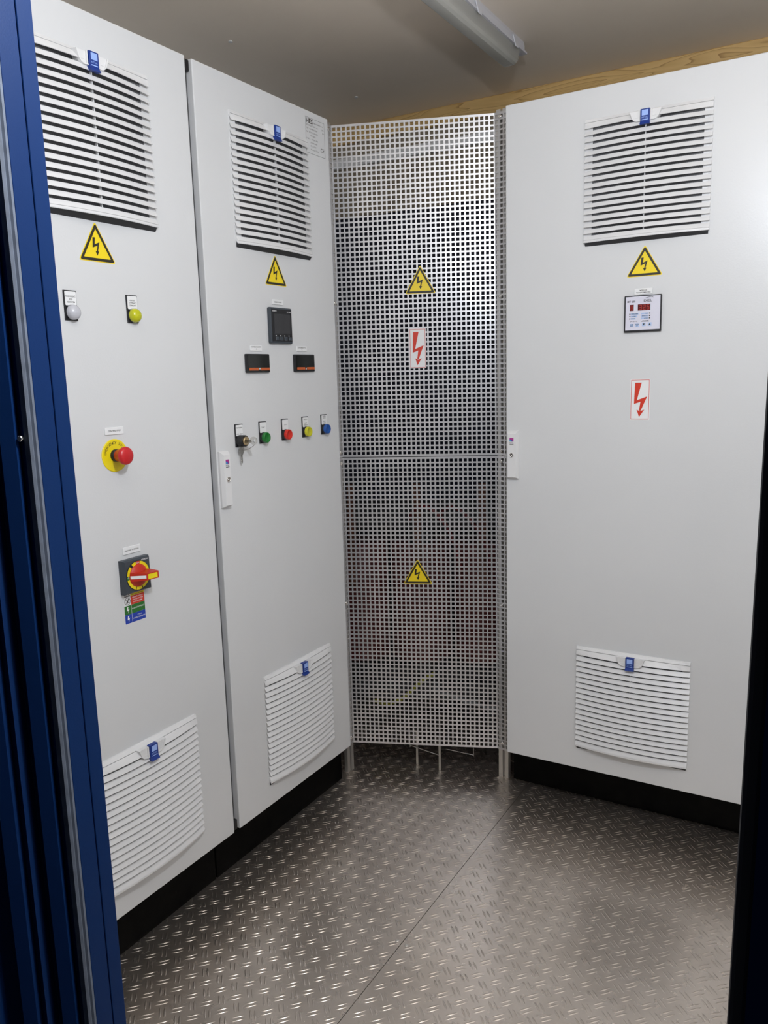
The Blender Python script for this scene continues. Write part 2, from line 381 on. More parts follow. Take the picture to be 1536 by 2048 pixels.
def vent(root, u, ztop, note):
    if not VENT:
        mb = MB()
        # back tray: thin rim, end cheeks, top bar and bottom lip
        mb.box(0, VW, -0.0012, 0.0002, -0.316, 0)
        sweep(mb, [(0.0, 0, 0.0), (-0.0005, 0, 0.0045), (-0.0085, 0.30, 0.0045), (-0.0092, 0.30, 0.0030), (-0.011, 0, 0.0)])
        sweep(mb, [(-0.0100, 0, 0.001), (-0.0100, 0.42, 0.0030), (-0.0240, 1, 0.0005), (-0.0246, 1, -0.0010), (-0.0130, 0.25, 0)])
        sweep(mb, [(-0.2990, 0, 0.001), (-0.2985, 1, -0.0080), (-0.3125, 1, 0.0006), (-0.3160, 1, 0.0004), (-0.3172, 1, -0.0008), (-0.3160, 1, -0.0022), (-0.3030, 1, -0.0095), (-0.3020, 0, 0.001)])
        for ua, ub in ((0.001, 0.0205), (VW - 0.0205, VW - 0.001)):
            sweep(mb, [(-0.012, 0, 0.0), (-0.014, 1, -0.0088), (-0.300, 1, -0.0088), (-0.302, 0, 0)], 3, ua, ub)
        VENT['frame'] = mb.mesh('vent_grille', VENTP)
        mb2 = MB(); sweep(mb2, [(-0.3025, 0, 0.0012), (-0.3025, 1, -0.0105), (-0.3150, 1, -0.0030), (-0.3165, 1, -0.0024), (-0.3250, 0, 0.0014), (-0.3255, 0, 0.0)], 14, 0.003, VW - 0.003)  # dark sloped sheet standing in for the shade under the bottom lip
        VENT['under'] = mb2.mesh('underside_shade', UNDER)
        VENT['mat'] = MB().box(0.020, VW - 0.020, -0.0030, -0.0012, -0.300, -0.014).mesh('filter_mat', DARKM)
        mb = MB()
        for i in range(1, 17):
            zz = -0.0252 - PITCH * i; mb.box(VW / 2 - 0.0012, VW / 2 + 0.0012, -bow(VW / 2) + 0.0062, -bow(VW / 2) + 0.012, zz - 0.0045, zz + 0.002)
        VENT['rib'] = mb.mesh('centre_rib', VENTP)
        # U-shaped latch bracket and blue clip
        mb = MB(); c = VW / 2; y0 = -(bow(c) + 0.0015)
        out = [(c - 0.040, -0.0080), (c - 0.0335, -0.0255), (c - 0.0285, -0.0305), (c - 0.0220, -0.0330), (c + 0.0220, -0.0330), (c + 0.0285, -0.0305), (c + 0.0335, -0.0255), (c + 0.040, -0.0080)]
        inn = [(c - 0.0365, -0.0080), (c - 0.0310, -0.0245), (c - 0.0270, -0.0285), (c - 0.0210, -0.0305), (c + 0.0210, -0.0305), (c + 0.0270, -0.0285), (c + 0.0310, -0.0245), (c + 0.0365, -0.0080)]
        mb.prism(inn, y0 + 0.0020, -0.004)
        n = len(out)
        for i in range(n - 1):
            q = [out[i], out[i + 1], inn[i + 1], inn[i]]; mb.prism(q, y0, -0.006)
        mb.box(c - 0.017, c - 0.0135, y0 - 0.0008, y0 + 0.004, -0.033, -0.007).box(c + 0.0135, c + 0.017, y0 - 0.0008, y0 + 0.004, -0.033, -0.007)
        VENT['bracket'] = mb.mesh('latch_bracket', VENTP)
        mb = MB(); mb.rbox(c - 0.0118, c + 0.0118, y0 - 0.0035, y0 + 0.008, -0.0365, -0.0050, 0.0012, 2)
        mb.add([(c - 0.0118, y0 - 0.0030, -0.035), (c + 0.0118, y0 - 0.0030, -0.035), (c + 0.0126, y0 - 0.0068, -0.0425), (c - 0.0126, y0 - 0.0068, -0.0425),
                (c - 0.0118, y0 + 0.006, -0.035), (c + 0.0118, y0 + 0.006, -0.035), (c + 0.0126, y0 + 0.004, -0.0420), (c - 0.0126, y0 + 0.004, -0.0420)],
               [(0, 1, 2, 3), (4, 7, 6, 5), (0, 3, 7, 4), (1, 5, 6, 2), (3, 2, 6, 7), (0, 4, 5, 1)])
        VENT['clip'] = mb.mesh('latch_clip', CLIP)
        mb = MB(); yp = y0 - 0.0037
        mb.flat([(c - 0.008, -0.0215), (c + 0.008, -0.0215), (c + 0.008, -0.0080), (c - 0.008, -0.0080)], yp)
        mb.flat([(c - 0.008, -0.0325), (c + 0.008, -0.0325), (c + 0.008, -0.0305), (c - 0.008, -0.0305)], yp)
        text(mb, 'RITTAL', c, -0.0262, -yp, 0.0052, True, 0.0158)
        me = bpy.data.meshes.new('logo_print'); me.from_pydata(mb.v, [], mb.f); me.materials.append(CLIPL); VENT['print'] = me
    f = lab(link('vent_grille', VENT['frame'], root), note); f.location = (u, 0, ztop)
    link('filter_mat', VENT['mat'], f); link('underside_shade', VENT['under'], f); link('centre_rib', VENT['rib'], f)
    for i in range(17):
        s = link('slat', SLAT, f); s.location = (0, 0, -0.0252 - PITCH * (i + 1) + 0.0002)
    link('latch_bracket', VENT['bracket'], f); lab(link('latch_clip', VENT['clip'], f), 'blue latch clip'); link('logo_print', VENT['print'], f)
    return f

BOLT = [(-0.075, 0.30), (0.075, 0.30), (-0.030, 0.045), (0.120, 0.110), (0.020, -0.145), (0.058, -0.125), (-0.012, -0.30), (-0.062, -0.150), (-0.026, -0.158), (0.022, 0.012), (-0.135, -0.065)]
def bolt_poly(cx, cz, s, pts=BOLT): return [(cx + p[0] * s, cz + p[1] * s) for p in pts]
def tri_pts(cx, zb, w, hgt, r=0.004, n=4):
    base = [Vector((cx - w / 2, zb)), Vector((cx + w / 2, zb)), Vector((cx, zb + hgt))]; pts = []
    for i in range(3):
        p, a, b = base[i], base[i - 1], base[(i + 1) % 3]
        d1, d2 = (a - p).normalized(), (b - p).normalized()
        s, e = p + d1 * r * 1.7, p + d2 * r * 1.7
        for k in range(n + 1):
            t = k / n; q = s * (1 - t) ** 2 + p * 2 * t * (1 - t) + e * t * t; pts.append((q.x, q.y))
    return pts
def warning_triangle(root, u, zb, w=0.0950, hgt=0.0805, y=0.0, note='yellow triangular high voltage warning sticker'):
    s = MB().prism(tri_pts(u, zb, w, hgt), y - 0.0005, y + 0.0001).build('warning_triangle', YEL, root); lab(s, note)
    k = hgt / 0.077
    MB().ring(tri_pts(u, zb + 0.0016 * k, w - 0.0056 * k, hgt - 0.0050 * k, 0.0035), tri_pts(u, zb + 0.0072 * k, w - 0.0245 * k, hgt - 0.0212 * k, 0.0012), y - 0.0008).build('black_border', INK, s)
    P = [(-0.0085, 0.0435), (-0.0025, 0.0435), (-0.0045, 0.0305), (0.0075, 0.0355), (0.0022, 0.0165), (0.0050, 0.0175), (0.0005, 0.0090), (-0.0038, 0.0172), (-0.0008, 0.0170), (0.0020, 0.0285), (-0.0100, 0.0235)]
    mb = MB()
    q = [(u + a * k, zb + (b + 0.003) * k) for a, b in P]
    mb.flat([q[0], q[1], q[2], q[10]][::-1], y - 0.0008); mb.flat([q[10], q[2], q[3], q[9]][::-1], y - 0.0008); mb.flat([q[9], q[3], q[4], q[8]][::-1], y - 0.0008)
    mb.flat([q[7], q[5], q[6]], y - 0.0008)
    mb.build('bolt_symbol', INK, s)
    return s
def lightning_sign(root, u0, u1, z0, z1, y=0.0, note='white sticker with red lightning arrow'):
    s = MB().prism(rrect(u0, u1, z0, z1, 0.002, 2), y - 0.0005, y + 0.0001).build('lightning_sign', WHITE, root); lab(s, note)
    a, b = 0.0022, 0.0034
    MB().ring([(u0 + a, z0 + a), (u1 - a, z0 + a), (u1 - a, z1 - a), (u0 + a, z1 - a)], [(u0 + b, z0 + b), (u1 - b, z0 + b), (u1 - b, z1 - b), (u0 + b, z1 - b)], y - 0.0008).build('red_frame', RED, s)
    W_, H_ = u1 - u0, z1 - z0
    f = lambda x, t: (u0 + W_ * x, z1 - H_ * t)
    mb = MB()
    A, B_, D, E_, F, G = f(.24, .09), f(.57, .09), f(.345, .515), f(.86, .425), f(.545, .775), f(.455, .775)
    I = f(.20, .605); K = f(.53, .555)
    mb.flat([A, I, D, B_], y - 0.0008); mb.flat([I, K, E_, D], y - 0.0008); mb.flat([K, G, F, E_], y - 0.0008)
    mb.flat([f(.34, .745), f(.475, .925), f(.735, .745), f(.5, .785)], y - 0.0008)
    mb.build('lightning_arrow', RED, s); return s
def label_plate(root, u0, u1, z0, z1, lines, note, size=None, col=None):
    s = MB().rbox(u0, u1, -0.0022, 0.0002, z0, z1, 0.0005, 1).build('label_plate', WHITE, root); lab(s, note)
    mb = MB(); n = len(lines); step = (z1 - z0) * 0.36
    for i, t in enumerate(lines):
        text(mb, t, (u0 + u1) / 2, (z0 + z1) / 2 + ((n - 1) / 2 - i) * step, 0.0025, size or (z1 - z0) * 0.27, True, min((u1 - u0) * 0.86, 0.62 * (size or (z1 - z0) * 0.27) * len(t)))
    mb.build('lettering', INK, s, True); return s
def legend(root, u0, u1, z0, z1, lines, note, name):
    # black 30 x 59 mm legend plate with a white insert; returns plate, button centre
    s = MB().rbox(u0, u1, -0.0030, 0.0002, z0, z1, 0.0008, 1).build(name, BLACK, root); lab(s, note)
    h = z1 - z0; a, b = u0 + 0.0022, u1 - 0.0016; c, d = z1 - 0.0300, z1 - 0.0022
    MB().prism(rrect(a, b, c, d, 0.002, 2), -0.0036, -0.0025).build('label_insert', WHITE, s)
    mb = MB()
    for (t, fz) in lines: text(mb, t, (a + b) / 2, c + (d - c) * fz, 0.0039, 0.0042, True, min(0.0245, 0.0026 * len(t)))
    mb.build('lettering', INK, s, True)
    return s, (u0 + u1) / 2, z0 + 0.0158

def cabinet(name, label, loc, rz, wd, zb, zt, depth, plinth_back, pl0=0.004, pl1=0.004):
    t = thing(name, label, 'cabinet', loc, rz)
    MB().box(0.006, wd - 0.006, 0.024, depth, zb - 0.010, zt + 0.004).build('body', PAINT, t)
    MB().box(0.012, wd - 0.012, 0.020, 0.0245, zb + 0.006, zt - 0.006).build('door_gasket', GASKET, t)
    MB().rbox(0, wd, 0, 0.0205, zb, zt, 0.0022, 2).build('door', PAINT, t)
    p = MB().box(pl0, wd - pl1, plinth_back, depth - 0.02, 0.0, zb - 0.010).build('plinth', PLINTH, t); lab(p, 'black recessed plinth')
    return t
def handle(root, u0, u1, z0, z1, lock_dz, side):
    mb = MB(); d = 0.0165
    b = 0.0045
    vs = [(u0, 0, z0), (u1, 0, z0), (u1, 0, z1), (u0, 0, z1),
          (u0, -d * .35, z0), (u1, -d * .35, z0), (u1, -d * .35, z1), (u0, -d * .35, z1),
          (u0 + b, -d, z0 + b * 1.3), (u1 - b, -d, z0 + b * 1.3), (u1 - b, -d, z1 - b * 2), (u0 + b, -d, z1 - b * 2)]
    fs = [(3, 2, 1, 0), (8, 9, 10, 11)] + [(i, (i + 1) % 4, (i + 1) % 4 + 4, i + 4) for i in range(4)] + [(i + 4, (i + 1) % 4 + 4, (i + 1) % 4 + 8, i + 8) for i in range(4)]
    h = mb.add(vs, fs).build('handle', VENTP, root); c = (u0 + u1) / 2; zl = z0 + lock_dz
    lab(h, 'swing lever handle with small printed logo and round lock')
    MB().lathe([(0.0066, 0), (0.0066, 0.0025), (0.0052, 0.0030), (0.0048, 0.0012), (0.0026, 0.0012), (0.0022, 0.0028), (0.0005, 0.0032)], (c, -d, zl), 'd', 20).build('lock', CHROME, h)
    MB().lathe([(0.0047, 0.0012), (0.0028, 0.0014)], (c, -d, zl), 'd', 20).build('lock_recess', BLACK, h)
    zt = z1 - 0.021; y = -d - 0.0003; w = 0.0062
    MB().flat([(c - w, zt - 0.011), (c + w, zt - 0.011), (c + w, zt), (c - w, zt)], y).build('logo_print', MAG, h, True)
    MB().flat([(c - w, zt - 0.011), (c + w * .55, zt - 0.011), (c + w * .35, zt - 0.006), (c - w, zt - 0.0035)], y - 0.0002).build('logo_print', PURP, h, True)
    MB().flat([(c - w, zt - 0.011), (c + w * .05, zt - 0.011), (c - w * .1, zt - 0.0075), (c - w, zt - 0.006)], y - 0.0004).build('logo_print', CYAN, h, True)
    mb = MB(); text(mb, 'RITTAL', c, zt - 0.0148, -y, 0.0046, True, 2 * w); mb.flat([(c - w, zt - 0.0195), (c + w, zt - 0.0195), (c + w, zt - 0.0180), (c - w, zt - 0.0180)], y)
    mb.build('lettering', INK, h, True)
    return h

ZB, ZT = 0.1816, 2.1244
R90 = math.pi / 2
# ------------------------------------------------------------------ left cabinet nearest the doorway
W1 = 0.578; Y1 = -1.158
cabA = cabinet('control_cabinet', 'pale grey steel control cabinet nearest the blue doorway, carrying the red emergency stop button', (0, Y1, 0), R90, W1, ZB, ZT, 0.52, 0.10, 0.004, -0.020)
A = lambda y: y - Y1
vent(cabA, A(-1.0305), 2.0440, 'upper slatted fan filter grille'); vent(cabA, A(-1.0205), 0.5690, 'lower slatted fan filter grille')
warning_triangle(cabA, A(-0.8785), 1.6372)
def dome(plate, u, z, m):
    MB().lathe([(0.0150, 0.0028), (0.0150, 0.0065), (0.0146, 0.0070)], (u, 0, z), 'd', 28).build('bezel', BLACK, plate)
    pr = [(0.0148, 0.0066), (0.0148, 0.0110)] + [(0.0148 * math.cos(a), 0.0110 + 0.0105 * math.sin(a)) for a in (math.radians(x) for x in (15, 30, 45, 60, 75, 88))]
    MB().lathe(pr, (u, 0, z), 'd', 32).build('lens', m, plate)
s, u, z = legend(cabA, A(-0.9735), A(-0.9425), 1.5150, 1.5745, [('ROZVADZAČ', .64), ('POD', .43), ('NAPÄTÍM', .24)], 'pilot light with milky grey dome lens', 'pilot_light'); dome(s, u, z, GRYL)
s, u, z = legend(cabA, A(-0.8125), A(-0.7815), 1.5160, 1.5755, [('HLAVNÝ', .66), ('VYPÍNAČ', .47), ('ZAPNUTÝ', .28)], 'pilot light with yellow dome lens', 'pilot_light'); dome(s, u, z, YLL)
label_plate(cabA, A(-0.8995), A(-0.8490), 1.2785, 1.2942, ['CENTRAL STOP'], 'small white name plate above the emergency stop', 0.0046)
label_plate(cabA, A(-0.8788), A(-0.8284), 1.0118, 1.0282, ['HLAVNÝ VYPÍNAČ'], 'small white name plate above the rotary switch', 0.0046)
# emergency stop
eu, ez = A(-0.8772), 1.2335
e = MB().lathe([(0.0355, 0), (0.0355, 0.0012), (0.0340, 0.0020)], (eu, 0, ez), 'd', 48, False).build('emergency_stop', YELP, cabA); lab(e, 'emergency stop with yellow disc and red mushroom button')
mb = MB(); word = 'EMERGENCY STOP'
for i, ch in enumerate(word):
    if ch == ' ': continue
    a = math.radians(170 - i * (140 / (len(word) - 1))); text(mb, ch, eu + 0.0272 * math.cos(a), ez + 0.0272 * math.sin(a), 0.0023, 0.0086, False, None, 'c', a - math.pi / 2)
mb.build('lettering', INK, e, True)
MB().lathe([(0.0135, 0.001), (0.0135, 0.0095), (0.0122, 0.0105)], (eu, 0, ez), 'd', 28).build('collar', BLACK, e)
MB().lathe([(0.0118, 0.0100), (0.0128, 0.0115), (0.0148, 0.0210), (0.0180, 0.0285), (0.0193, 0.0310), (0.0196, 0.0345), (0.0188, 0.0372), (0.0164, 0.0396), (0.0120, 0.0413), (0.0060, 0.0422), (0.0008, 0.0425)], (eu, 0, ez), 'd', 36).build('mushroom_button', REDP, e)
# rotary main switch
su, sz = A(-0.8545), 0.9630
sw = MB(); hw, hh, dd = 0.0385, 0.0385, 0.0165
sw.add([(su - hw, 0, sz - hh), (su + hw, 0, sz - hh), (su + hw, 0, sz + hh), (su - hw, 0, sz + hh), (su - hw, -dd * .7, sz - hh), (su + hw, -dd * .7, sz - hh), (su + hw, -dd * .7, sz + hh), (su - hw, -dd * .7, sz + hh),
        (su - hw + .003, -dd, sz - hh + .003), (su + hw - .003, -dd, sz - hh + .003), (su + hw - .003, -dd, sz + hh - .003), (su - hw + .003, -dd, sz + hh - .003)],
       [(3, 2, 1, 0), (8, 9, 10, 11)] + [(i, (i + 1) % 4, (i + 1) % 4 + 4, i + 4) for i in range(4)] + [(i + 4, (i + 1) % 4 + 4, (i + 1) % 4 + 8, i + 8) for i in range(4)])
S = sw.build('rotary_switch', GREYP, cabA); lab(S, 'grey main switch with yellow ring and red handle')
def arc(a0, a1, r0, r1, y, n=10):
    P = [(su + r1 * math.cos(math.radians(a0 + (a1 - a0) * k / n)), sz + r1 * math.sin(math.radians(a0 + (a1 - a0) * k / n))) for k in range(n + 1)]
    Q = [(su + r0 * math.cos(math.radians(a0 + (a1 - a0) * k / n)), sz + r0 * math.sin(math.radians(a0 + (a1 - a0) * k / n))) for k in range(n + 1)]
    return P + Q[::-1]
MB().lathe([(0.0335, dd - .001), (0.0335, dd + 0.0012)], (su, 0, sz), 'd', 40, False).build('ring_base', BLACK, S)
mb = MB()
for a0, a1 in ((-70, 78), (100, 122), (134, 174), (190, 250), (255, 285)):
    p = arc(a0, a1, 0.0255, 0.0325, 0); n = len(p) // 2
    for i in range(n - 1): mb.prism([p[i], p[i + 1], p[2 * n - 2 - i], p[2 * n - 1 - i]], -dd - 0.0018, -dd - 0.0005)
mb.build('yellow_ring', YELP, S)
mb = MB(); p = arc(80, 98, 0.0255, 0.0325, 0, 3)
for i in range(3): mb.prism([p[i], p[i + 1], p[6 - i], p[7 - i]], -dd - 0.0018, -dd - 0.0005)
mb.build('position_mark', RED, S)
mb = MB(); p = arc(176, 188, 0.0255, 0.0325, 0, 3)
for i in range(3): mb.prism([p[i], p[i + 1], p[6 - i], p[7 - i]], -dd - 0.0018, -dd - 0.0005)
lab(mb.build('position_mark', GRNP, S), 'green off mark')
mb = MB(); text(mb, 'ON', su + 0.0001, sz + 0.0290, dd + 0.0021, 0.0050, True); text(mb, 'SIEMENS', su + 0.0215, sz + 0.0325, dd + 0.0004, 0.0046, True, 0.019); text(mb, 'O', su - 0.0290, sz, dd + 0.0021, 0.0055, True)
mb.build('lettering', WHITE, S, True)
mb = MB(); mb.lathe([(0.0262, dd + 0.001), (0.0258, dd + 0.0025), (0.0235, dd + 0.0045), (0.0180, dd + 0.0075), (0.0100, dd + 0.0100), (0.004, dd + 0.0108)], (su, 0, sz), 'd', 36)
mb.build('knob', REDK, S)
g = MB(); t_ = 0.0085; gp = [(-0.0255, dd + 0.003), (-0.004, 0.0485), (0.0275, 0.0525), (0.0295, 0.0495), (0.0275, dd + 0.004)]
vs = [(su + a, -b, sz + t_ * (0.92 if b > 0.03 else 1.15)) for a, b in gp] + [(su + a, -b, sz - t_ * (0.92 if b > 0.03 else 1.15)) for a, b in gp]; n = 5
g.add(vs, [tuple(range(n)), tuple(range(n, 2 * n))[::-1]] + [(i, (i + 1) % n, (i + 1) % n + n, i + n) for i in range(n)])
g.build('handle_grip', REDK, S)
def on_edge(p, q, t0, t1, h, name, m):
    a = Vector(p); b = Vector(q); dirn = (b - a); nrm = Vector((-dirn.y, dirn.x)).normalized() * 0.0005
    P0, P1 = a + dirn * t0 + nrm, a + dirn * t1 + nrm
    MB().add([(su + P0.x, -P0.y, sz - h), (su + P1.x, -P1.y, sz - h), (su + P1.x, -P1.y, sz + h), (su + P0.x, -P0.y, sz + h)], [(0, 1, 2, 3)]).build(name, m, S, True)
on_edge(gp[0], gp[1], 0.02, 0.97, 0.0034, 'white_stripe', WHITE); on_edge(gp[1], gp[2], 0.10, 0.88, 0.0056, 'yellow_strip', YELP)
# four-colour instruction sticker under the switch
st = MB().box(A(-0.8875), A(-0.8268), -0.0004, 0.0001, 0.8540, 0.9255).build('instruction_sticker', WHITE, cabA); lab(st, 'four coloured instruction sticker below the main switch')
u0, um, u1 = A(-0.8868), A(-0.8672), A(-0.8275)
def q4(a, b, c, d, m, name): MB().flat([(a, c), (b, c), (b, d), (a, d)], -0.0007).build(name, m, st, True)
q4(u0, u1, 0.8548, 0.8752, BLUP, 'blue_field'); q4(u0, u1, 0.8754, 0.8955, GRNP, 'green_field'); q4(um, u1, 0.8957, 0.9160, RED, 'red_field'); q4(um, u1, 0.9162, 0.9250, YEL, 'yellow_field')
mb = MB()
text(mb, 'NEHASIŤ VODOU', (um + u1) / 2, 0.9115, 0.0010, 0.0040, True, 0.030); text(mb, 'ANI PENOVÝMI', (um + u1) / 2, 0.9062, 0.0010, 0.0040, True, 0.030); text(mb, 'PRÍSTROJMI', (um + u1) / 2, 0.9009, 0.0010, 0.0040, True, 0.026)
text(mb, 'HLAVNÝ VYPÍNAČ', (um + u1) / 2, 0.8865, 0.0010, 0.0046, True, 0.036); text(mb, 'VYPNI', (um + u1) / 2 + 0.002, 0.8690, 0.0010, 0.0036, True, 0.012); text(mb, 'V NEBEZPEČENSTVE', (um + u1) / 2, 0.8630, 0.0010, 0.0042, True, 0.037)
for zc in (0.8650, 0.8855):
    uc = (u0 + um) / 2; P = [(-.002, .0075), (.0018, .0075), (-.0008, .0015), (.0035, .0025), (-.001, -.0078), (.0004, -.0012), (-.0038, -.002)]
    mb.flat([(uc + a, zc + b) for a, b in (P[0], P[6], P[2], P[1])], -0.0010); mb.flat([(uc + a, zc + b) for a, b in (P[6], P[5], P[3], P[2])], -0.0010); mb.flat([(uc + a, zc + b) for a, b in (P[5], P[4], P[3])], -0.0010)
mb.flat([(um - .0003, .8545), (um + .0004, .8545), (um + .0004, .8958), (um - .0003, .8958)], -0.0010)
mb.build('lettering', WHITE, st, True)
mb = MB(); uc = (u0 + um) / 2
mb.ring(circ(uc, 0.9058, 0.0085), circ(uc, 0.9058, 0.0074), -0.0008); mb.flat([(uc - .0066, .9112), (uc - .0058, .9120), (uc + .0066, .9004), (uc + .0058, .8996)], -0.0008)
mb.flat(circ(uc + .003, .9095, .0018, 10), -0.0008); mb.flat([(uc - .004, .9005), (uc - .0005, .9005), (uc + .003, .908), (uc + .001, .9085)], -0.0008); mb.flat([(uc - .0035, .9045), (uc + .0005, .9025), (uc - .001, .9055)], -0.0008)
mb.ring(tri_pts(uc, .9165, .0165, .0145, .0006, 2), tri_pts(uc, .9180, .011, .0095, .0004, 2), -0.0010)
text(mb, 'POZOR', (um + u1) / 2, 0.9222, 0.0010, 0.0036, True, 0.018); text(mb, 'ELEKTRICKÉ ZARIADENIE', (um + u1) / 2, 0.9182, 0.0010, 0.0030, True, 0.033)
mb.build('pictogram', INK, st, True)

# ------------------------------------------------------------------ left cabinet beside the perforated guard
W2 = 0.557; Y2 = -0.5575
cabB = cabinet('control_cabinet', 'pale grey steel control cabinet beside the perforated guard, carrying four coloured push buttons', (0, Y2, 0), R90, W2, ZB, ZT, 0.52, 0.10, 0.004, -0.085)
B = lambda y: y - Y2
vent(cabB, B(-0.4386), 2.0432, 'upper slatted fan filter grille'); vent(cabB, B(-0.4260), 0.5690, 'lower slatted fan filter grille')
warning_triangle(cabB, B(-0.2808), 1.6352)
MB().rbox(-0.0195, -0.004, 0.004, 0.030, ZT - 0.030, ZT - 0.004, 0.002, 1).build('hinge', BLACK, cabB)
MB().rbox(-0.0195, -0.004, 0.004, 0.030, ZB + 0.002, ZB + 0.030, 0.002, 1).build('hinge', BLACK, cabB)
handle(cabB, B(-0.5535), B(-0.5215), 1.0665, 1.2100, 0.072, 'l')
label_plate(cabB, B(-0.3040), B(-0.2550), 1.5845, 1.5980, ['REŽIM CHODU'], 'small white name plate above the power meter', 0.0046)
label_plate(cabB, B(-0.4060), B(-0.3580), 1.4603, 1.4752, ['OTÁČANIE SIETE', '%'], 'small white name plate above the left panel meter', 0.0044)
label_plate(cabB, B(-0.2032), B(-0.1548), 1.4607, 1.4755, ['OTVORENIE VTZ', '%'], 'small white name plate above the right panel meter', 0.0044)
# square power meter
pu0, pu1, pz0, pz1 = B(-0.3270), B(-0.2310), 1.4808, 1.5765
P = MB().rbox(pu0, pu1, -0.0110, 0.0003, pz0, pz1, 0.0035, 2).build('power_meter', GREYP, cabB); lab(P, 'square dark grey power meter with blank screen')
MB().box(pu0 + .005, pu1 - .003, -0.0116, -0.0105, pz0 + .006, pz1 - .005).build('front_panel', BLACK, P)
MB().box(pu0 + .015, pu1 - .010, -0.0121, -0.0112, pz0 + .0255, pz1 - .0165).build('screen', SCREEN, P)
mb = MB(); text(mb, 'SIEMENS', pu0 + .008, pz1 - .0095, 0.0119, 0.0052, True, 0.019, 'l'); text(mb, 'PAC 3200', pu1 - .006, pz1 - .0105, 0.0119, 0.0048, True, 0.017, 'r')
for k in range(4): mb.flat([(pu0 + .0190 + k * .0190, pz0 + .0195), (pu0 + .0220 + k * .0190, pz0 + .0195), (pu0 + .0220 + k * .0190, pz0 + .0220), (pu0 + .0190 + k * .0190, pz0 + .0220)], -0.0119)
mb.build('lettering', WHITE, P, True)
for k in range(4): MB().rbox(pu0 + .0195 + k * .0190, pu0 + .0320 + k * .0190, -0.0132, -0.0110, pz0 + .0080, pz0 + .0180, 0.001, 1).build('meter_key', GREYP, P)
def panel_meter(u0, u1, z0, z1, up, note):
    m = MB().rbox(u0, u1, -0.0080, 0.0003, z0, z1, 0.0022, 2).build('panel_meter', BLACK, cabB); lab(m, note)
    MB().box(u0 + .004, u1 - .003, -0.0085, -0.0075, z0 + .0035, z1 - .0030).build('screen', SCREENB, m)
    c = (u0 + u1) / 2 + .002
    for a, b in ((u0 + .0080, c - .0045), (c + .0045, u1 - .0035)): MB().box(a, b, -0.0092, -0.0082, z0 + .0058, z0 + .0125).build('orange_strip', ORANGE, m)
    mb = MB(); p = [(c - .003, z0 + .0120), (c + .003, z0 + .0120), (c, z0 + .0060)]
    if up: p = [(c - .0028, z0 + .0060), (c + .0028, z0 + .0060), (c, z0 + .0125)]
    mb.flat(p, -0.0094).build('pointer_mark', WHITE, m, True)
panel_meter(B(-0.4300), B(-0.3345), 1.4040, 1.4525, False, 'black digital panel meter with orange strips, left of two')
panel_meter(B(-0.2218), B(-0.1263), 1.4040, 1.4525, True, 'black digital panel meter with orange strips, right of two')
# row of five control units
def push(plate, u, z, m):
    MB().lathe([(0.0145, 0.0028), (0.0145, 0.0085), (0.0140, 0.0092)], (u, 0, z), 'd', 28).build('bezel', BLACK, plate)
    MB().lathe([(0.0140, 0.0088), (0.0140, 0.0165), (0.0132, 0.0178), (0.0112, 0.0180), (0.0106, 0.0166), (0.0001, 0.0166)], (u, 0, z), 'd', 32).build('push_cap', m, plate)
rows = [(-0.4850, [('PREVÁDZKA', .74), ('VYP.   ZAP.', .16)]), (-0.3882, [('ŠTART', .5)]), (-0.2905, [('STOP', .5)]), (-0.1945, [('PORUCHA', .80), ('RESET', .42), ('PORUCHY', .20)]), (-0.0995, [('ÚDRŽBA', .88), ('SIETE', .70), ('RESET', .36), ('SIETE', .17)])]
keyc = None
for i, (y, lines) in enumerate(rows):
    z0 = 1.2148 + 0.0008 * i
    nm = ['key_switch', 'push_button', 'push_button', 'push_button', 'push_button'][i]
    s, u, z = legend(cabB, B(y), B(y + 0.0305), z0, z0 + 0.0590, lines, ['key operated switch on black legend plate', 'green push button', 'red push button', 'yellow push button', 'blue push button'][i], nm)
    if i == 0:
        MB().lathe([(0.0150, 0.0028), (0.0150, 0.0215), (0.0142, 0.0225)], (u, 0, z), 'd', 30).build('switch_barrel', BLACK, s)
        MB().lathe([(0.0112, 0.0220), (0.0112, 0.0262), (0.0098, 0.0275), (0.0080, 0.0270), (0.0001, 0.0278)], (u, 0, z), 'd', 28).build('lock_cylinder', BRASS, s)
        keyc = (u, z)
    else: push(s, u, z, [None, GRN, RDB, YLB, BLB][i])
# type plate
hp = MB().box(B(-0.1140), B(-0.0205), -0.0005, 0.0001, 2.0110, 2.1070).build('type_plate', PAINT, cabB); lab(hp, 'printed type plate sticker in the top corner of the door')
mb = MB(); a, b, c, d = B(-0.1135), B(-0.0210), 2.0115, 2.1065
mb.ring([(a, c), (b, c), (b, d), (a, d)], [(a + .0007, c + .0007), (b - .0007, c + .0007), (b - .0007, d - .0007), (a + .0007, d - .0007)], -0.0008)
text(mb, 'HES', a + .0035, d - .0090, .0008, .0175, 2, .032, 'l'); text(mb, 'Hydro Elektro s.r.o.', a + .039, d - .0105, .0008, .0060, False, .048, 'l')
for i, (l, r) in enumerate((('ROZVÁDZAČ  RM 1  rok', '2019'), ('TYP:   KOMPENZAČNÝ', 'RM'), ('Sieť:  3PE AC 50 Hz 400V', ''), ('           TN-S 230 V', ''), ('In: 63 A    24 V DC  IP 54', ''), ('           STN EN 61439', ''), ('           Č.v. 2117/19', ''), ('           Hmotnosť 120 kg', ''))):
    zz = d - .0205 - .0090 * i
    k = len(l) - len(l.lstrip()); text(mb, l.strip(), a + .004 + (.018 if k else 0), zz, .0008, .0052, False, None, 'l')
    if r: text(mb, r, b - .004, zz, .0008, .0052, False, None, 'r')
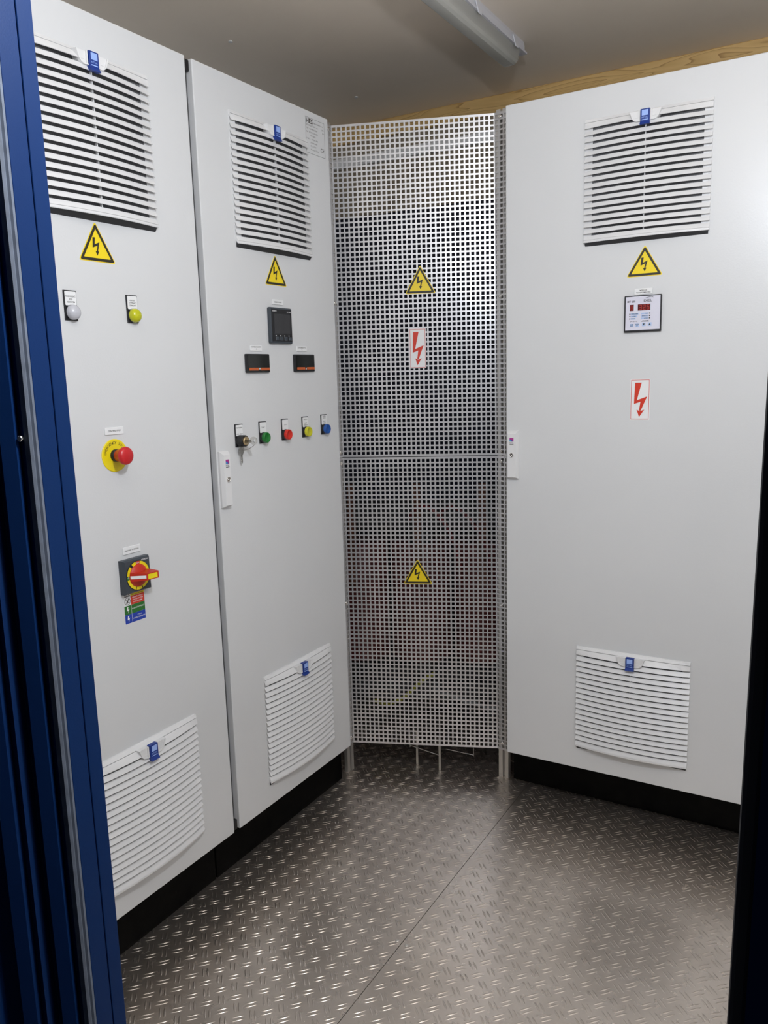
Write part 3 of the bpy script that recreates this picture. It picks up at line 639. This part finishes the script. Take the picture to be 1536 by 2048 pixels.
text(mb, 'C', b - .0215, c + .019, .0008, .0150, False, .0085, 'l'); text(mb, 'E', b - .0110, c + .019, .0008, .0150, False, .0080, 'l')
mb.build('lettering', INK, hp, True)

# ------------------------------------------------------------------ right cabinet
X3, Y3, W3 = 0.4734, 0.1922, 0.782
cabC = cabinet('transformer_cabinet', 'wide pale grey steel cabinet against the back wall with a digital temperature meter', (X3, Y3, 0), 0, W3, ZB, ZT, 0.52, 0.168, -0.042)
D = lambda x: x - X3
vent(cabC, D(0.7030), 2.0455, 'upper slatted fan filter grille'); vent(cabC, D(0.6980), 0.5735, 'lower slatted fan filter grille')
warning_triangle(cabC, D(0.8668), 1.6283)
lightning_sign(cabC, D(0.8372), D(0.8902), 1.2465, 1.3580)
handle(cabC, D(0.4790), D(0.5140), 1.0695, 1.2140, 0.072, 'r')
label_plate(cabC, D(0.8420), D(0.8898), 1.5818, 1.5973, ['MERANIE', 'TRANSFORMÁTORA'], 'small white name plate above the temperature meter', 0.0044)
m0, m1, n0, n1 = D(0.8178), D(0.9148), 1.4835, 1.5790
M_ = MB().rbox(m0, m1, -0.0085, 0.0003, n0, n1, 0.0012, 1).build('temperature_meter', BLACK, cabC); lab(M_, 'square temperature meter with red digits')
MB().box(m0 + .0040, m1 - .0028, -0.0090, -0.0080, n0 + .0050, n1 - .0028).build('front_panel', PANELW, M_)
y9 = 0.0093
def rect(mb, a, b, c, d, y=-y9): return mb.flat([(m0 + a, n0 + c), (m0 + b, n0 + c), (m0 + b, n0 + d), (m0 + a, n0 + d)], y)
rect(rect(MB(), .0150, .0255, .0560, .0720), .0360, .0690, .0560, .0720).build('display', DISPR, M_, True)
mb = MB()
for r in range(3): rect(mb, .0180, .0390 - .004 * r, .0455 - r * .0062, .0495 - r * .0062); rect(mb, .0450, .0640, .0455 - r * .0062, .0495 - r * .0062)
for x in (.0165, .0310): rect(mb, x, x + .009, .014, .022)
for x in (.0480, .0635): rect(mb, x, x + .0095, .0145, .0235)
mb.build('pale_blue_field', PALEB, M_, True)
mb = MB(); ya = y9 + 0.0003
text(mb, 'MT 200', m0 + .0085, n0 + .0800, ya, .0075, True, .021, 'l'); text(mb, 'DIEL', m0 + .0730, n0 + .0808, ya, .0082, True, .0215, 'r')
pts = [(.056 + .020 * math.sin(t * .16) , .0868 + .0030 * math.sin(t * .31)) for t in range(11)]
for i in range(10): mb.flat([(m0 + pts[i][0], n0 + pts[i][1]), (m0 + pts[i + 1][0], n0 + pts[i + 1][1]), (m0 + pts[i + 1][0], n0 + pts[i + 1][1] + .0010), (m0 + pts[i][0], n0 + pts[i][1] + .0010)], -ya)
for r, (t, t2) in enumerate((('PREALARM', 'FAN'), ('ALARM', 'MANUAL'), ('FAULT', 'HOLD'))):
    zz = n0 + .0475 - r * .0062; text(mb, t, m0 + .0195, zz, ya, .0036, True, None, 'l'); text(mb, t2, m0 + .0630, zz, ya, .0036, True, None, 'r')
    mb.flat(circ(m0 + .0155, zz, .0017, 10), -ya); mb.flat(circ(m0 + .0675, zz, .0017, 10), -ya)
text(mb, 'TEST', m0 + .0260, n0 + .0275, ya, .0030, True); text(mb, 'PROGRAM', m0 + .0570, n0 + .0285, ya, .0034, True)
for a, b, zz in ((.0170, .0215, .0275), (.0305, .0350, .0275), (.0475, .0655, .0265)): rect(mb, a, b, zz, zz + .0007, -ya)
for x in (.0170, .0475): rect(mb, x, x + .0006, .0255, .0277, -ya)
for x in (.0345, .0650): rect(mb, x, x + .0006, .0255, .0277, -ya)
for x, l1, l2 in ((.0210, 'ALARM', 'RESET'), (.0355, 'ENTER', 'SET')): text(mb, l1, m0 + x, n0 + .0200, ya, .0030, True); text(mb, l2, m0 + x, n0 + .0165, ya, .0030, True)
mb.flat([(m0 + .0500, n0 + .0215), (m0 + .0528, n0 + .0165), (m0 + .0556, n0 + .0215)], -ya); mb.flat([(m0 + .0655, n0 + .0170), (m0 + .0711, n0 + .0170), (m0 + .0683, n0 + .0220)], -ya)
mb.build('lettering', INK, M_, True)
mb = MB()
def seven(mb, x, z, w, h, on='abcdefg'):
    t = w * .17; S_ = dict(a=(0, w, h - t, h), d=(0, w, 0, t), g=(0, w, h / 2 - t / 2, h / 2 + t / 2), f=(0, t, h / 2, h), b=(w - t, w, h / 2, h), e=(0, t, 0, h / 2), c=(w - t, w, 0, h / 2))
    for k in on: a, b, c, d = S_[k]; rect(mb, x + a, x + b, z + c, z + d, -y9 - 0.0003)
seven(mb, .0175, .0580, .0055, .0120); seven(mb, .0405, .0580, .0062, .0120, 'abcdg'); seven(mb, .0505, .0580, .0062, .0120, 'abdeg'); seven(mb, .0600, .0580, .0062, .0120, 'acdfg')
mb.build('digits', DIGIT, M_, True)
MB().lathe([(0.011, 0), (0.011, 0.006), (0.004, 0.0085)], (D(0.565), 0.055, ZT + 0.004), 'z', 14).build('roof_screw', CHROME, cabC)

# ------------------------------------------------------------------ keys in the key switch
kt = thing('key_set', 'nickel keys, one stuck in the key switch and one hanging from it', 'keys', (0.0305, Y2 + keyc[0], keyc[1]), R90)
mb = MB(); mb.prism(rrect(-0.0012, 0.0012, -0.004, 0.004, 0.0005, 1), -0.012, 0.006)
mb.build('key_blade', KEYM, kt)
n = 20; mb = MB()
ov = [(0.0012 * 0 + 0.0010, -0.0185 + 0.0115 * math.cos(2 * math.pi * k / n), 0.0010 + 0.0105 * math.sin(2 * math.pi * k / n)) for k in range(n)]
iv = [(0.0010, -0.0215 + 0.0038 * math.cos(2 * math.pi * k / n), 0.0010 + 0.0045 * math.sin(2 * math.pi * k / n)) for k in range(n)]
vs = ov + iv + [(x - 0.002, y, z) for x, y, z in ov] + [(x - 0.002, y, z) for x, y, z in iv]
fs = []
for k in range(n):
    k2 = (k + 1) % n
    fs += [(k, k2, n + k2, n + k), (2 * n + k, 3 * n + k, 3 * n + k2, 2 * n + k2), (k, 2 * n + k, 2 * n + k2, k2), (n + k, n + k2, 3 * n + k2, 3 * n + k)]
mb.add(vs, fs).build('key_bow', CHROME, kt)
pts = [(-0.002 + 0.0025 * math.cos(t), -0.0025 - 0.0205 * math.cos(t), -0.0125 + 0.0075 * math.sin(t) + 0.0075 * math.cos(t)) for t in [2 * math.pi * k / 24 for k in range(25)]]
MB().tube(pts, 0.0007, 6).build('key_ring', KEYM, kt)
prof = [(-0.0085, -0.014), (-0.0105, -0.022), (-0.0075, -0.031), (-0.0048, -0.034), (-0.0048, -0.040), (-0.0035, -0.043), (-0.0048, -0.046), (-0.0034, -0.050), (-0.0048, -0.053), (-0.002, -0.058), (0.0003, -0.055), (0.0003, -0.036), (0.0035, -0.033), (0.0075, -0.026), (0.008, -0.017), (0.004, -0.0125)]
k2 = MB().prism([(a - 0.004, b) for a, b in prof], 0.0175, 0.0195).build('hanging_key', KEYM, kt)

# ------------------------------------------------------------------ perforated guard
AX, AY = -0.0957, 0.1621; BX, BY = 0.3735, 0.3504
ang = math.atan2(BY - AY, BX - AX); LW = math.hypot(BX - AX, BY - AY)
G = thing('perforated_guard', 'bright metal guard of square-holed sheet closing the corner between the cabinets', 'guard', (AX, AY, 0), ang)
def perforated(nx, nz, x0, x1, z0, z1, hole=0.0102, th=0.0016, mt=0.0045, mx=0.0):
    mb = MB(); px = (x1 - x0 - 2 * mx) / nx; pz = (z1 - z0 - 2 * mt) / nz; vs = []; fs = []
    def quad(a, b, c, d, y):
        k = len(vs); vs.extend([(a, y, c), (b, y, c), (b, y, d), (a, y, d)]); fs.append((k, k + 1, k + 2, k + 3) if y < th / 2 else (k + 3, k + 2, k + 1, k))
    xs = [(x0 + mx + px * (i + .5) - hole / 2, x0 + mx + px * (i + .5) + hole / 2) for i in range(nx)]
    zs = [(z0 + mt + pz * (j + .5) - hole / 2, z0 + mt + pz * (j + .5) + hole / 2) for j in range(nz)]
    ex = [x0] + [v for p in xs for v in p] + [x1]; ez = [z0] + [v for p in zs for v in p] + [z1]
    for y in (0.0, th):
        for i in range(0, len(ex), 2): quad(ex[i], ex[i + 1], z0, z1, y)
        for (a, b) in xs:
            for j in range(0, len(ez), 2): quad(a, b, ez[j], ez[j + 1], y)
    for (a, b) in xs:
        for (c, d) in zs:
            k = len(vs); vs.extend([(a, 0, c), (b, 0, c), (b, 0, d), (a, 0, d), (a, th, c), (b, th, c), (b, th, d), (a, th, d)])
            fs.extend([(k, k + 4, k + 5, k + 1), (k + 1, k + 5, k + 6, k + 2), (k + 2, k + 6, k + 7, k + 3), (k + 3, k + 7, k + 4, k)])
    k = len(vs); vs.extend([(x0, 0, z0), (x1, 0, z0), (x1, 0, z1), (x0, 0, z1), (x0, th, z0), (x1, th, z0), (x1, th, z1), (x0, th, z1)])
    fs.extend([(k, k + 4, k + 5, k + 1), (k + 1, k + 5, k + 6, k + 2), (k + 2, k + 6, k + 7, k + 3), (k + 3, k + 7, k + 4, k)])
    me = bpy.data.meshes.new('perforated_sheet'); me.from_pydata(vs, [], fs); me.materials.append(ALU); return me
ZS = 1.1195
for (z0, z1, nz) in ((ZS + 0.0012, 2.1612, 68), (0.1027, ZS - 0.0012, 66)):
    link('perforated_sheet', perforated(33, nz, 0.0, LW, z0, z1), G)
    f = link('perforated_flange', perforated(3, nz, 0.0, 0.0460, z0, z1), G); f.location = (LW, 0, 0); f.rotation_euler = (0, 0, -ang - math.radians(6))
    f = link('perforated_flange', perforated(3, nz, -0.0460, 0.0, z0, z1), G); f.location = (0, 0, 0); f.rotation_euler = (0, 0, math.radians(62))
# posts: slotted channel profiles standing on the floor behind the flanges
def post(loc, rz, w=0.037, note=None):
    mb = MB(); h = 2.17; hw = w / 2; g = 0.0035
    mb.box(-hw, -g, 0.0, 0.003, 0, h).box(g, hw, 0.0, 0.003, 0, h).box(-hw, -hw + .003, 0.003, 0.016, 0, h).box(hw - .003, hw, 0.003, 0.016, 0, h).box(-hw, hw, 0.013, 0.016, 0, h)
    mb.box(-g - .0025, -g, 0.003, 0.010, 0, h).box(g, g + .0025, 0.003, 0.010, 0, h)
    p = mb.build('post', ALUP, G); p.location = loc; p.rotation_euler = (0, 0, rz)
inv = Matrix.Rotation(-ang, 3, 'Z')
def gl(x, y): v = inv @ Vector((x - AX, y - AY, 0)); return (v.x, v.y, 0)
post(gl(0.3955, 0.3530), -ang - math.radians(6))
post(gl(-0.1010, 0.1460), math.radians(62), 0.034)
for zz in (2.147, 1.62, 1.138, 1.101, 0.62, 0.128):
    for (x, y, r) in ((0.3930, 0.3484, -ang - math.radians(6)), (-0.0968, 0.1460, math.radians(62))):
        p = MB().lathe([(0.0062, 0), (0.0062, 0.0012), (0.0048, 0.0045), (0.0022, 0.0055), (0.0018, 0.0040), (0.0003, 0.0040)], (0, 0, 0), 'd', 16).build('screw', CHROME, G)
        q = gl(x, y); p.location = (q[0], q[1], zz); p.rotation_euler = (0, 0, r)
warning_triangle(G, 0.2697, 1.6400, 0.0985, 0.0875, 0.0, 'yellow triangular high voltage sticker on the upper sheet')
lightning_sign(G, 0.2305, 0.2843, 1.4062, 1.5322)
warning_triangle(G, 0.2418, 0.6870, 0.0985, 0.0850, 0.0, 'yellow triangular high voltage sticker on the lower sheet')

# thin support legs and tie rods under the sheet
for (x, y, z1) in ((0.3034, 0.0250, 0.130), (0.2190, 0.0593, 0.130)):
    MB().rbox(x - 0.0045, x + 0.0045, y - 0.0045, y + 0.0045, 0.0, z1, 0.001, 1).build('support_leg', KEYM, G)
for p, q in (((0.195, 0.05, 0.076), (0.303, 0.05, 0.041)), ((0.325, 0.05, 0.067), (0.421, 0.05, 0.049)), ((0.421, 0.05, 0.044), (0.421, 0.05, 0.130)), ((0.195, 0.05, 0.070), (0.195, 0.05, 0.130)), ((0.325, 0.05, 0.067), (0.303, 0.03, 0.075))):
    MB().tube([p, q], 0.0018, 6).build('tie_rod', KEYM, G)

# ------------------------------------------------------------------ behind the guard
tag(MB().rbox(XL, 1.30, YB - 0.030, YB, 2.240, 2.278, 0.003, 1).build('cable_trunking', TRUNK), 'white cable trunking running along the wooden back wall behind the guard', 'cable duct')
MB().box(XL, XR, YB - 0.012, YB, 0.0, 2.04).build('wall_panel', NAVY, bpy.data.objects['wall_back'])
T = thing('transformer', 'dark dry-type transformer with red-brown coils standing behind the perforated guard', 'transformer', (-0.06, 0.63, 0), math.radians(22))
MB().box(-0.36, 0.36, -0.05, 0.05, 0.17, 0.25).box(-0.36, 0.36, -0.05, 0.05, 0.80, 0.88).box(-0.36, -0.28, -0.05, 0.05, 0.25, 0.80).box(0.28, 0.36, -0.05, 0.05, 0.25, 0.80).box(-0.04, 0.04, -0.05, 0.05, 0.25, 0.80).build('core', CORE, T)
for x in (-0.245, 0.0, 0.245):
    MB().lathe([(0.06, 0), (0.112, 0.0), (0.118, 0.01), (0.118, 0.45), (0.112, 0.46), (0.06, 0.46)], (x, 0, 0.29), 'z', 28).build('coil', RESIN, T)
for y in (-0.075, 0.075):
    MB().rbox(-0.38, 0.38, y - 0.012, y + 0.012, 0.82, 0.90, 0.004, 1).build('clamp_beam', CORE, T); MB().rbox(-0.38, 0.38, y - 0.012, y + 0.012, 0.13, 0.20, 0.004, 1).build('clamp_beam', CORE, T)
for x in (-0.28, 0.28):
    for y in (-0.075, 0.075): MB().box(x - 0.02, x + 0.02, y - 0.02, y + 0.02, 0.0, 0.14).build('foot', CORE, T)
for x in (-0.245, 0.0, 0.245): MB().box(x - 0.015, x + 0.015, -0.128, -0.120, 0.60, 0.99).build('busbar', COPPER, T)
def bez(p0, p1, p2, p3, n=14):
    return [tuple((1 - t) ** 3 * a + 3 * (1 - t) ** 2 * t * b + 3 * (1 - t) * t * t * c + t ** 3 * d for a, b, c, d in zip(p0, p1, p2, p3)) for t in [k / n for k in range(n + 1)]]
def cable(pts, r, m, label): return tag(MB().tube(pts, r, 8).build('cable', m), label, 'cable')
cable(bez((-0.02, 0.47, 0.86), (0.05, 0.40, 0.98), (0.16, 0.44, 0.92), (0.17, 0.50, 0.70)), 0.007, CABR, 'red cable arching over the transformer behind the guard, left of two')
cable(bez((0.08, 0.52, 0.86), (0.14, 0.44, 0.97), (0.25, 0.48, 0.92), (0.27, 0.56, 0.68)), 0.007, CABR, 'red cable arching over the transformer behind the guard, right of two')
cable(bez((-0.16, 0.42, 0.150), (-0.02, 0.40, 0.140), (0.01, 0.40, 0.26), (0.10, 0.42, 0.305)), 0.008, CABY, 'green and yellow earth cable rising low behind the guard')
cable(bez((0.115, 0.375, 0.262), (0.18, 0.385, 0.25), (0.26, 0.42, 0.20), (0.40, 0.47, 0.20)), 0.008, CABG, 'grey cable drooping low behind the guard')

# ------------------------------------------------------------------ ceiling luminaire (unlit)
LX = 0.379
Lm = thing('ceiling_lamp', 'unlit narrow tube lamp with grey housing and frosted cover on the ceiling', 'lamp', (LX, 0.0, H))
y0, y1 = -1.00, 0.503
mb = MB(); pr = [(-0.030, 0), (-0.033, -0.012), (-0.033, -0.034), (0.033, -0.034), (0.033, -0.012), (0.030, 0)]; n = 6
mb.add([(x, y0, z) for x, z in pr] + [(x, y1, z) for x, z in pr], [(i, (i + 1) % n, (i + 1) % n + n, i + n) for i in range(n)] + [tuple(range(n)), tuple(range(n, 2 * n))])
mb.box(-0.037, 0.037, y0, y1 + 0.012, -0.0345, -0.0285); mb.build('housing', LAMPW, Lm)
pr = [(-0.031, -0.034), (-0.0265, -0.066), (-0.0225, -0.074), (-0.015, -0.0790), (0.015, -0.0790), (0.0225, -0.074), (0.0265, -0.066), (0.031, -0.034)]; n = len(pr)
mb = MB(); rings = [(y0 + 0.01, 0.75), (y0 + 0.03, 1.0), (y1 - 0.060, 1.0), (y1 - 0.045, 0.97), (y1 - 0.030, 0.80)]
vs = [(x * (0.5 + 0.5 * s), y, -0.034 + (z + 0.034) * s) for y, s in rings for x, z in pr]
mb.add(vs, [(r * n + i, r * n + i + 1, (r + 1) * n + i + 1, (r + 1) * n + i) for r in range(len(rings) - 1) for i in range(n - 1)], False)
mb.add(vs[:n], [tuple(range(n))]); mb.add(vs[-n:], [tuple(range(n))]); mb.build('cover', DIFF, Lm)
MB().lathe([(0.012, y0 + 0.06), (0.013, y0 + 0.065), (0.013, y1 - 0.09), (0.012, y1 - 0.085)], (0, 0, 0), 'd', 16).build('tube', WHITE, Lm)
bpy.data.objects['tube'].rotation_euler = (0, 0, math.pi); bpy.data.objects['tube'].location = (0, 0, -0.058)
for yc in (y1 - 0.085, y1 - 0.36, y1 - 0.80, y1 - 1.25):
    for sx in (-1, 1):
        mb = MB(); mb.add([(sx * 0.0335, yc - 0.018, -0.012), (sx * 0.0335, yc + 0.018, -0.012), (sx * 0.0395, yc + 0.010, -0.044), (sx * 0.0395, yc - 0.010, -0.044), (sx * 0.0365, yc - 0.018, -0.012), (sx * 0.0365, yc + 0.018, -0.012), (sx * 0.042, yc + 0.010, -0.044), (sx * 0.042, yc - 0.010, -0.044)],
               [(0, 1, 2, 3), (4, 7, 6, 5), (0, 4, 5, 1), (1, 5, 6, 2), (2, 6, 7, 3), (3, 7, 4, 0)])
        mb.build('clip', LAMPW, Lm)
